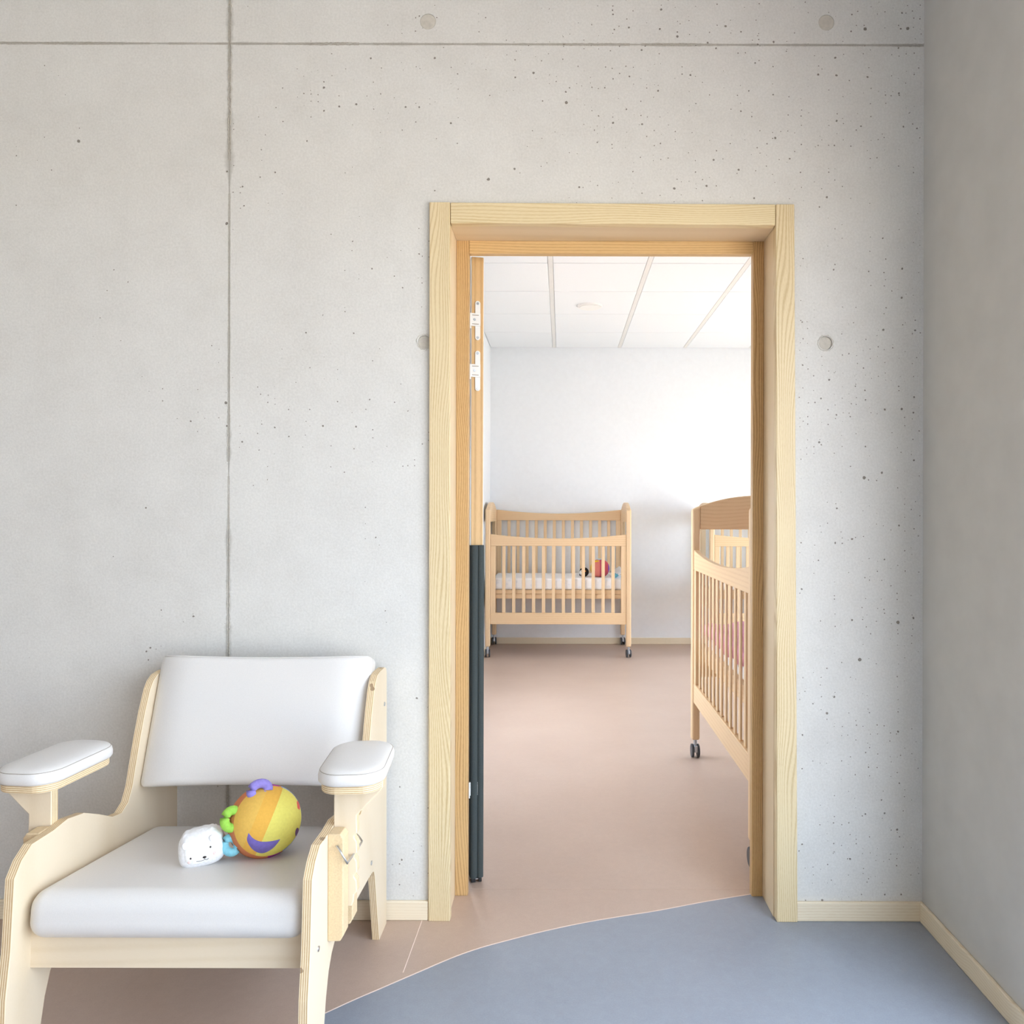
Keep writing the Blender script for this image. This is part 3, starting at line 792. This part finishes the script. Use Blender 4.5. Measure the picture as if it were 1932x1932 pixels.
# small white plush with a stitched face
def plush(name, loc, rot, s, body_mat, label, face_mat=None):
    root = thing(name, loc, label, 'plush toy')
    root.rotation_euler = rot
    def sq(c):     # rounded cube
        e = 0.62; v = Vector([math.copysign(abs(a)**e, a) for a in c.normalized()])
        return v/ max(1e-6, (abs(v.x)**3.2+abs(v.y)**3.2+abs(v.z)**3.2)**(1/3.2))
    bm = bmesh.new(); bmesh.ops.create_icosphere(bm, subdivisions=5, radius=1)
    rnd = random.Random(3)
    lumps = [(Vector((rnd.uniform(-1, 1), rnd.uniform(-.4, 1), rnd.uniform(-.2, 1))).normalized(), rnd.uniform(0.15, 0.3)) for _ in range(46)]
    for v in bm.verts:
        q = sq(v.co); d = v.co.normalized(); q = Vector((q.x*s[0]*(1+0.07*(-q.z)), q.y*s[1], q.z*s[2]))
        if d.y > -0.62 and d.z > -0.72:
            f = sum(max(0, 1-(d-l).length/w_)**2 for l, w_ in lumps)
            q += d*0.0030*min(f, 1.6)*min(1, (d.y+0.62)*3)
        v.co = q
    body = obj('body', bm, body_mat, root, smooth=True)
    return root, sq
plz = 0.3905
bear, sq = plush('plush_bear', (-0.836, 1.790, plz+0.0415), (math.radians(-6), math.radians(-9), math.radians(15)), (0.0485, 0.040, 0.0415), 'plush_white', 'small cube-shaped white plush bear with a stitched face on the armchair seat')
BS = (0.0485, 0.040, 0.0415)
def on_face(a, b, lift=0.0):       # a right, b up on the front
    d = Vector((a, -1, b)); q = sq(d); return Vector((q.x*BS[0], q.y*BS[1]-lift, q.z*BS[2]))
bm = bmesh.new(); n = 28; cen = []
for j, k_ in enumerate((0.0, 0.35, 0.65, 0.88, 1.0)):
    cen.append([bm.verts.new(on_face(0.06+k_*0.66*math.cos(2*PI*i/n), -0.12+k_*(0.56 if math.sin(2*PI*i/n) < 0 else 0.60)*math.sin(2*PI*i/n), (0.0018, 0.0018, 0.0017, 0.0013, -0.0005)[j])) for i in range(n if j else 1)])
for i in range(n):
    bm.faces.new((cen[0][0], cen[1][i], cen[1][(i+1) % n]))
    for a, b in zip(cen[1:], cen[2:]): bm.faces.new((a[i], b[i], b[(i+1) % n], a[(i+1) % n]))
tag(obj('face_panel', bm, 'plush_face', bear, smooth=True), 'smooth white face')
for a, b in ((-0.20, -0.12), (0.40, 0.02)):
    bm = bmesh.new(); ball(bm, on_face(a, b, 0.0018), 0.0021, 2, (1, .6, 1.1)); obj('eye', bm, 'ink', bear, smooth=True)
bm = bmesh.new(); ball(bm, on_face(0.10, -0.20, 0.0025), 0.0034, 2, (1.25, .6, .75)); obj('nose', bm, 'ink', bear, smooth=True)
bm = bmesh.new()
for s_ in (-1, 1):
    tube(bm, [on_face(0.10+s_*0.145*t_/5.0, -0.33-0.055*math.sin(PI*t_/5.0), 0.002) for t_ in range(6)], 0.0005, 5)
tube(bm, [on_face(0.10, -0.25, 0.002), on_face(0.10, -0.33, 0.002)], 0.0005, 5); obj('mouth', bm, 'ink', bear)
for a, b in ((-0.30, -0.30), (0.55, -0.16)):
    bm = bmesh.new(); ball(bm, on_face(a, b, 0.0004), 0.0042, 2, (1, .45, 1)); obj('cheek', bm, 'blush', bear, smooth=True)
for a, b, tw in ((-0.44, 0.30, 0.6), (0.60, 0.40, -0.5)):
    bm = bmesh.new(); ball(bm, on_face(a, b, 0.0015), 0.0085, 3, (0.75, .5, 0.95)); obj('ear', bm, 'plush_white', bear, smooth=True)

# ------------------------------------------------------------------ cribs
CL, CW = 1.217, 0.66
def curve_rail(x0, x1, zb, z_end, z_mid, n=18):
    top = [(x0+(x1-x0)*k/n, z_mid+(z_end-z_mid)*(2*k/n-1)**2) for k in range(n+1)]
    return [(x0, zb)]+top+[(x1, zb)]
def caster(root, x, y, yaw):
    R_ = Matrix.Translation((x, y, 0)) @ Matrix.Rotation(yaw, 4, 'Z')
    bm = bmesh.new()
    for s in (-1, 1): cyl(bm, (s*0.0143, 0, 0.033), (1, 0, 0), 0.033, 0.0122, 28)
    bmesh.ops.transform(bm, matrix=R_, verts=bm.verts[:]); wh = obj('caster', bm, 'wheel', root, bevel=0.004)
    bm = bmesh.new(); box(bm, -0.0078, 0.0078, -0.030, 0.020, 0.030, 0.062); cyl(bm, (0, -0.004, 0.075), (0, 0, 1), 0.009, 0.03, 16)
    cyl(bm, (0, 0, 0.033), (1, 0, 0), 0.006, 0.038, 12)
    bmesh.ops.transform(bm, matrix=R_, verts=bm.verts[:]); obj('caster_fork', bm, 'fork', wh, bevel=0.003)
def make_crib(name, loc, rz, label, yaw):
    root = thing(name, loc, label, 'crib', 'wheeled beech cribs', rz)
    hx, hy = CL/2, CW/2; pt = 0.041
    for sx in (-1, 1):
        for sy_ in (-1, 1):
            x0, x1 = (-hx, -hx+pt) if sx < 0 else (hx-pt, hx)
            yo, yi = sy_*hy, sy_*(hy-pt)
            bm = px_([(yo, 0.088), (yi, 0.088), (yi, 1.245), (yo, 1.226)], 'X', x0, x1)
            obj('leg', bm, 'beech_v', root, bevel=0.011, seg=3)
            caster(root, (x0+x1)/2, sy_*(hy-pt/2), yaw)
        # arched head rail between the two posts, clear panel under it, low rail
        n = 16; ya = hy-pt; xc = sx*(hx-pt/2)
        arc = [(-ya+2*ya*k/n, 1.296-0.053*(2*k/n-1)**2) for k in range(n+1)]
        obj('end_rail', px_([(-ya, 1.128)]+arc+[(ya, 1.128)], 'X', xc-0.0165, xc+0.0165), 'beech', root, bevel=0.003)
        obj('clear_panel', bx(xc-0.003, xc+0.003, -ya, ya, 0.56, 1.128), 'acrylic', root)
        obj('low_end_rail', bx(xc-0.0125, xc+0.0125, -ya, ya, 0.40, 0.56), 'beech', root, bevel=0.003)
    for sy_, lift in ((-1, 0.0), (1, 0.207)):
        yc = sy_*(hy-0.020); xa = hx-pt-0.001
        rail = px_(curve_rail(-xa, xa, 0.928+lift, 1.026+lift, 0.991+lift), 'Y', yc-0.0115, yc+0.0115)
        side = obj('drop_side', rail, 'beech', root, bevel=0.003)
        obj('bottom_rail', bx(-xa, xa, yc-0.0115, yc+0.0115, 0.275+lift, 0.370+lift), 'beech', side, bevel=0.003)
        for s in (-1, 1):
            a, b = sorted((s*xa, s*(xa-0.043)))
            obj('stile', bx(a+0.0005, b, yc-0.010, yc+0.010, 0.370+lift, 0.928+lift), 'beech_v', side, bevel=0.002)
        first = None
        for k in range(12):
            x = -0.4545+0.0829*k
            if first is None:
                first = obj('slat', bx(-0.014, 0.014, -0.0045, 0.0045, 0.370+lift, 0.928+lift), 'beech_v', side, bevel=0.003, seg=2)
                first.location = (x, yc, 0)
            else:
                c = first.copy(); C.objects.link(c); c.parent = side; c.location = (x, yc, 0)
    b0 = obj('mattress_base', bx(-hx+pt+0.002, hx-pt-0.002, -hy+0.048, hy-0.048, 0.524, 0.557), 'beech', root, bevel=0.002)
    obj('base_frame', bx(-hx+pt+0.004, hx-pt-0.004, -hy+0.052, -hy+0.075, 0.484, 0.5225), 'beech', b0, bevel=0.002)
    obj('base_frame', bx(-hx+pt+0.004, hx-pt-0.004, hy-0.075, hy-0.052, 0.484, 0.5225), 'beech', b0, bevel=0.002)
    return root
c1 = (-0.0285, 6.725)
crib = make_crib('crib', (c1[0], c1[1], 0), 0.0, 'wheeled beech crib with lowered slatted side against the far white wall, ball and penguin inside', 0.12)
crib2 = make_crib('crib', (0.9725, 3.218, 0), -PI/2, 'nearest beech crib, seen lengthwise and cut off by the right door jamb', PI/2)
crib3 = copy_tree(crib); crib3.location = (1.232+CL/2, 6.725, 0)
crib3['label'] = 'beech crib at the far wall mostly hidden behind the nearest crib'

def printed_sheet(name, r, g, b):
    m = new_mat(name, rgb(244, 244, 246), 0.85); t = NT(m); v = t.coords((1, 1, 1.3))
    vo = t.n('ShaderNodeTexVoronoi'); vo.inputs['Scale'].default_value = 17; t.l(v, vo.inputs['Vector'])
    n = t.noise(v, 40, 2)
    f = t.math('LESS_THAN', t.math('ADD', vo.outputs['Distance'], t.math('MULTIPLY', n, 0.35)), 0.42)
    t.l(t.mix(t.math('MULTIPLY', f, 0.8), rgb(244, 244, 246), rgb(r, g, b)), t.b.inputs['Base Color']); return m
M['print_grey'] = printed_sheet('grey_printed_sheet', 232, 234, 240)
M['print_dark'] = printed_sheet('dark_printed_sheet', 110, 106, 100)
def mattress(loc, rz, mat, label):
    bm = rounded_box(0.562, 0.272, 0.050, 0.022, 4, 8)
    o = obj('mattress', bm, mat, smooth=True); o.location = (loc[0], loc[1], 0.5575+0.050); o.rotation_euler = (0, 0, rz)
    return tag(o, label, 'mattress', 'crib mattresses')
mattress(c1, 0, 'print_grey', 'white sheeted mattress in the crib with ball and penguin at the far wall')
mattress((0.972, 3.218), -PI/2, 'print_dark', 'white mattress with dark print in the nearest crib by the jamb')
mattress((1.232+CL/2, 6.725), 0, 'sheet', 'white mattress in the crib mostly hidden behind the nearest one')
# pink blanket in the nearest crib, draped over the mattress edge
bm = bmesh.new(); nx, ny = 26, 30; g_ = []
for i in range(nx+1):
    row = []
    for j in range(ny+1):
        x = 0.696+0.50*i/nx; y = 2.66+1.05*j/ny
        z = 0.6585+0.016+0.007*math.sin(x*38+math.sin(y*11)*1.5)+0.006*math.sin(y*27+x*9)
        row.append((x, y, z))
    g_.append(row)
drape = []
for k in range(5):
    drape.append([(0.6905-0.001*k, y, z-0.012-0.011*k-0.006*math.sin(y*9+k)) for (x, y, z) in g_[0]])
rows_ = drape[::-1]+g_
V = [[bm.verts.new(p) for p in r_] for r_ in rows_]
for i in range(len(V)-1):
    for j in range(ny): bm.faces.new((V[i][j], V[i+1][j], V[i+1][j+1], V[i][j+1]))
bl = obj('blanket', bm, 'pink_blanket', smooth=True, origin=(0.95, 3.2, 0.66))
so = bl.modifiers.new('thickness', 'SOLIDIFY'); so.thickness = 0.006; so.offset = -1
tag(bl, 'pink crumpled blanket spread in the nearest crib', 'blanket')
# folded printed cloth at the right end of the far crib
bm = bmesh.new(); g_ = []
for i in range(13):
    row = []
    for j in range(9):
        u, v = i/12, j/8
        x = c1[0]+0.445+0.108*u; y = c1[1]-0.262+0.50*v
        z = 0.6605+0.004+0.055*max(0, u-0.25)**1.3*(1.0+0.5*v)+0.004*math.sin(x*60+y*14)
        row.append(bm.verts.new((x, y, z)))
    g_.append(row)
for i in range(12):
    for j in range(8): bm.faces.new((g_[i][j], g_[i+1][j], g_[i+1][j+1], g_[i][j+1])).material_index = 1 if (3 <= i+j//2 <= 6 and j < 4) else 0
ck = obj('folded_cloth', bm, ['sheet', 'print_blue'], smooth=True, origin=(c1[0]+0.47, c1[1], 0.66))
so = ck.modifiers.new('thickness', 'SOLIDIFY'); so.thickness = 0.004; so.offset = 1
tag(ck, 'white folded cloth with blue print at the right end of the far crib mattress', 'cloth')

# striped ball and penguin in the far crib
def far_ball_material():
    m = new_mat('red_gores', (1, 1, 1, 1), 0.9, spec=0.2); t = NT(m)
    tc = t.n('ShaderNodeTexCoord'); nm = t.n('ShaderNodeVectorMath', operation='NORMALIZE'); t.l(tc.outputs['Object'], nm.inputs[0])
    sep = t.n('ShaderNodeSeparateXYZ'); t.l(nm.outputs[0], sep.inputs[0]); r, y, u = sep.outputs['X'], sep.outputs['Y'], sep.outputs['Z']
    col = t.mix(t.math('GREATER_THAN', r, -0.05), rgb(232, 140, 128), rgb(206, 92, 112))
    col = t.mix(t.math('GREATER_THAN', r, 0.12), col, rgb(196, 84, 96))
    col = t.mix(t.math('GREATER_THAN', r, 0.86), col, rgb(108, 84, 186))
    col = t.mix(t.math('LESS_THAN', r, -0.80), col, rgb(236, 196, 60))
    col = t.mix(t.math('GREATER_THAN', u, 0.93), col, rgb(140, 206, 220))
    nz = t.noise(tc.outputs['Object'], 120, 3)
    t.l(t.mix(0.15, col, t.ramp(nz, [(0.3, (0.5, 0.4, 0.4, 1)), (0.7, (1, 1, 1, 1))]), 'MULTIPLY'), t.b.inputs['Base Color']); return m
M['red_gores'] = far_ball_material()
bm = bmesh.new(); bmesh.ops.create_icosphere(bm, subdivisions=4, radius=0.082)
for v in bm.verts:
    if v.co.z < -0.07: v.co.z = -0.07
fb = obj('striped_ball', bm, 'red_gores', smooth=True)
fb.location = (0.328, 6.60, 0.7295); fb['local'] = 1
tag(fb, 'red and pink plush ball with violet and yellow edges in the far crib', 'toy ball')
pts = [Vector((-0.05+0.014*k, 0, 0)) for k in range(5)]
bm = bmesh.new(); tube(bm, [(-0.048+0.012*k, -0.045, 0.058+0.006*math.sin(k)) for k in range(5)], 0.008, 8); obj('tab', bm, 'felt_yellow', fb, smooth=True)
pen = thing('plush_penguin', (0.192, 6.585, 0.6585), 'small black and white plush penguin with an orange beak in the far crib', 'plush toy')
bm = bmesh.new(); ball(bm, (0, 0, 0.040), 0.044, 4, (0.92, 0.85, 0.92)); obj('body', bm, 'plush_black', pen, smooth=True)
bm = bmesh.new(); ball(bm, (-0.019, -0.018, 0.036), 0.024, 3, (0.95, 0.85, 0.95)); obj('belly', bm, 'plush_white', pen, smooth=True)
bm = bmesh.new(); ball(bm, (0.006, -0.034, 0.050), 0.009, 2, (1.1, 0.8, 0.7)); obj('beak', bm, 'felt_orange', pen, smooth=True)
for x in (-0.026, -0.008):
    bm = bmesh.new(); ball(bm, (x, -0.0375, 0.047), 0.0026, 2); obj('eye', bm, 'ink', pen, smooth=True)
bm = bmesh.new(); ball(bm, (-0.034, -0.012, 0.022), 0.014, 2, (0.6, 0.8, 1.1)); obj('wing', bm, 'plush_black', pen, smooth=True)
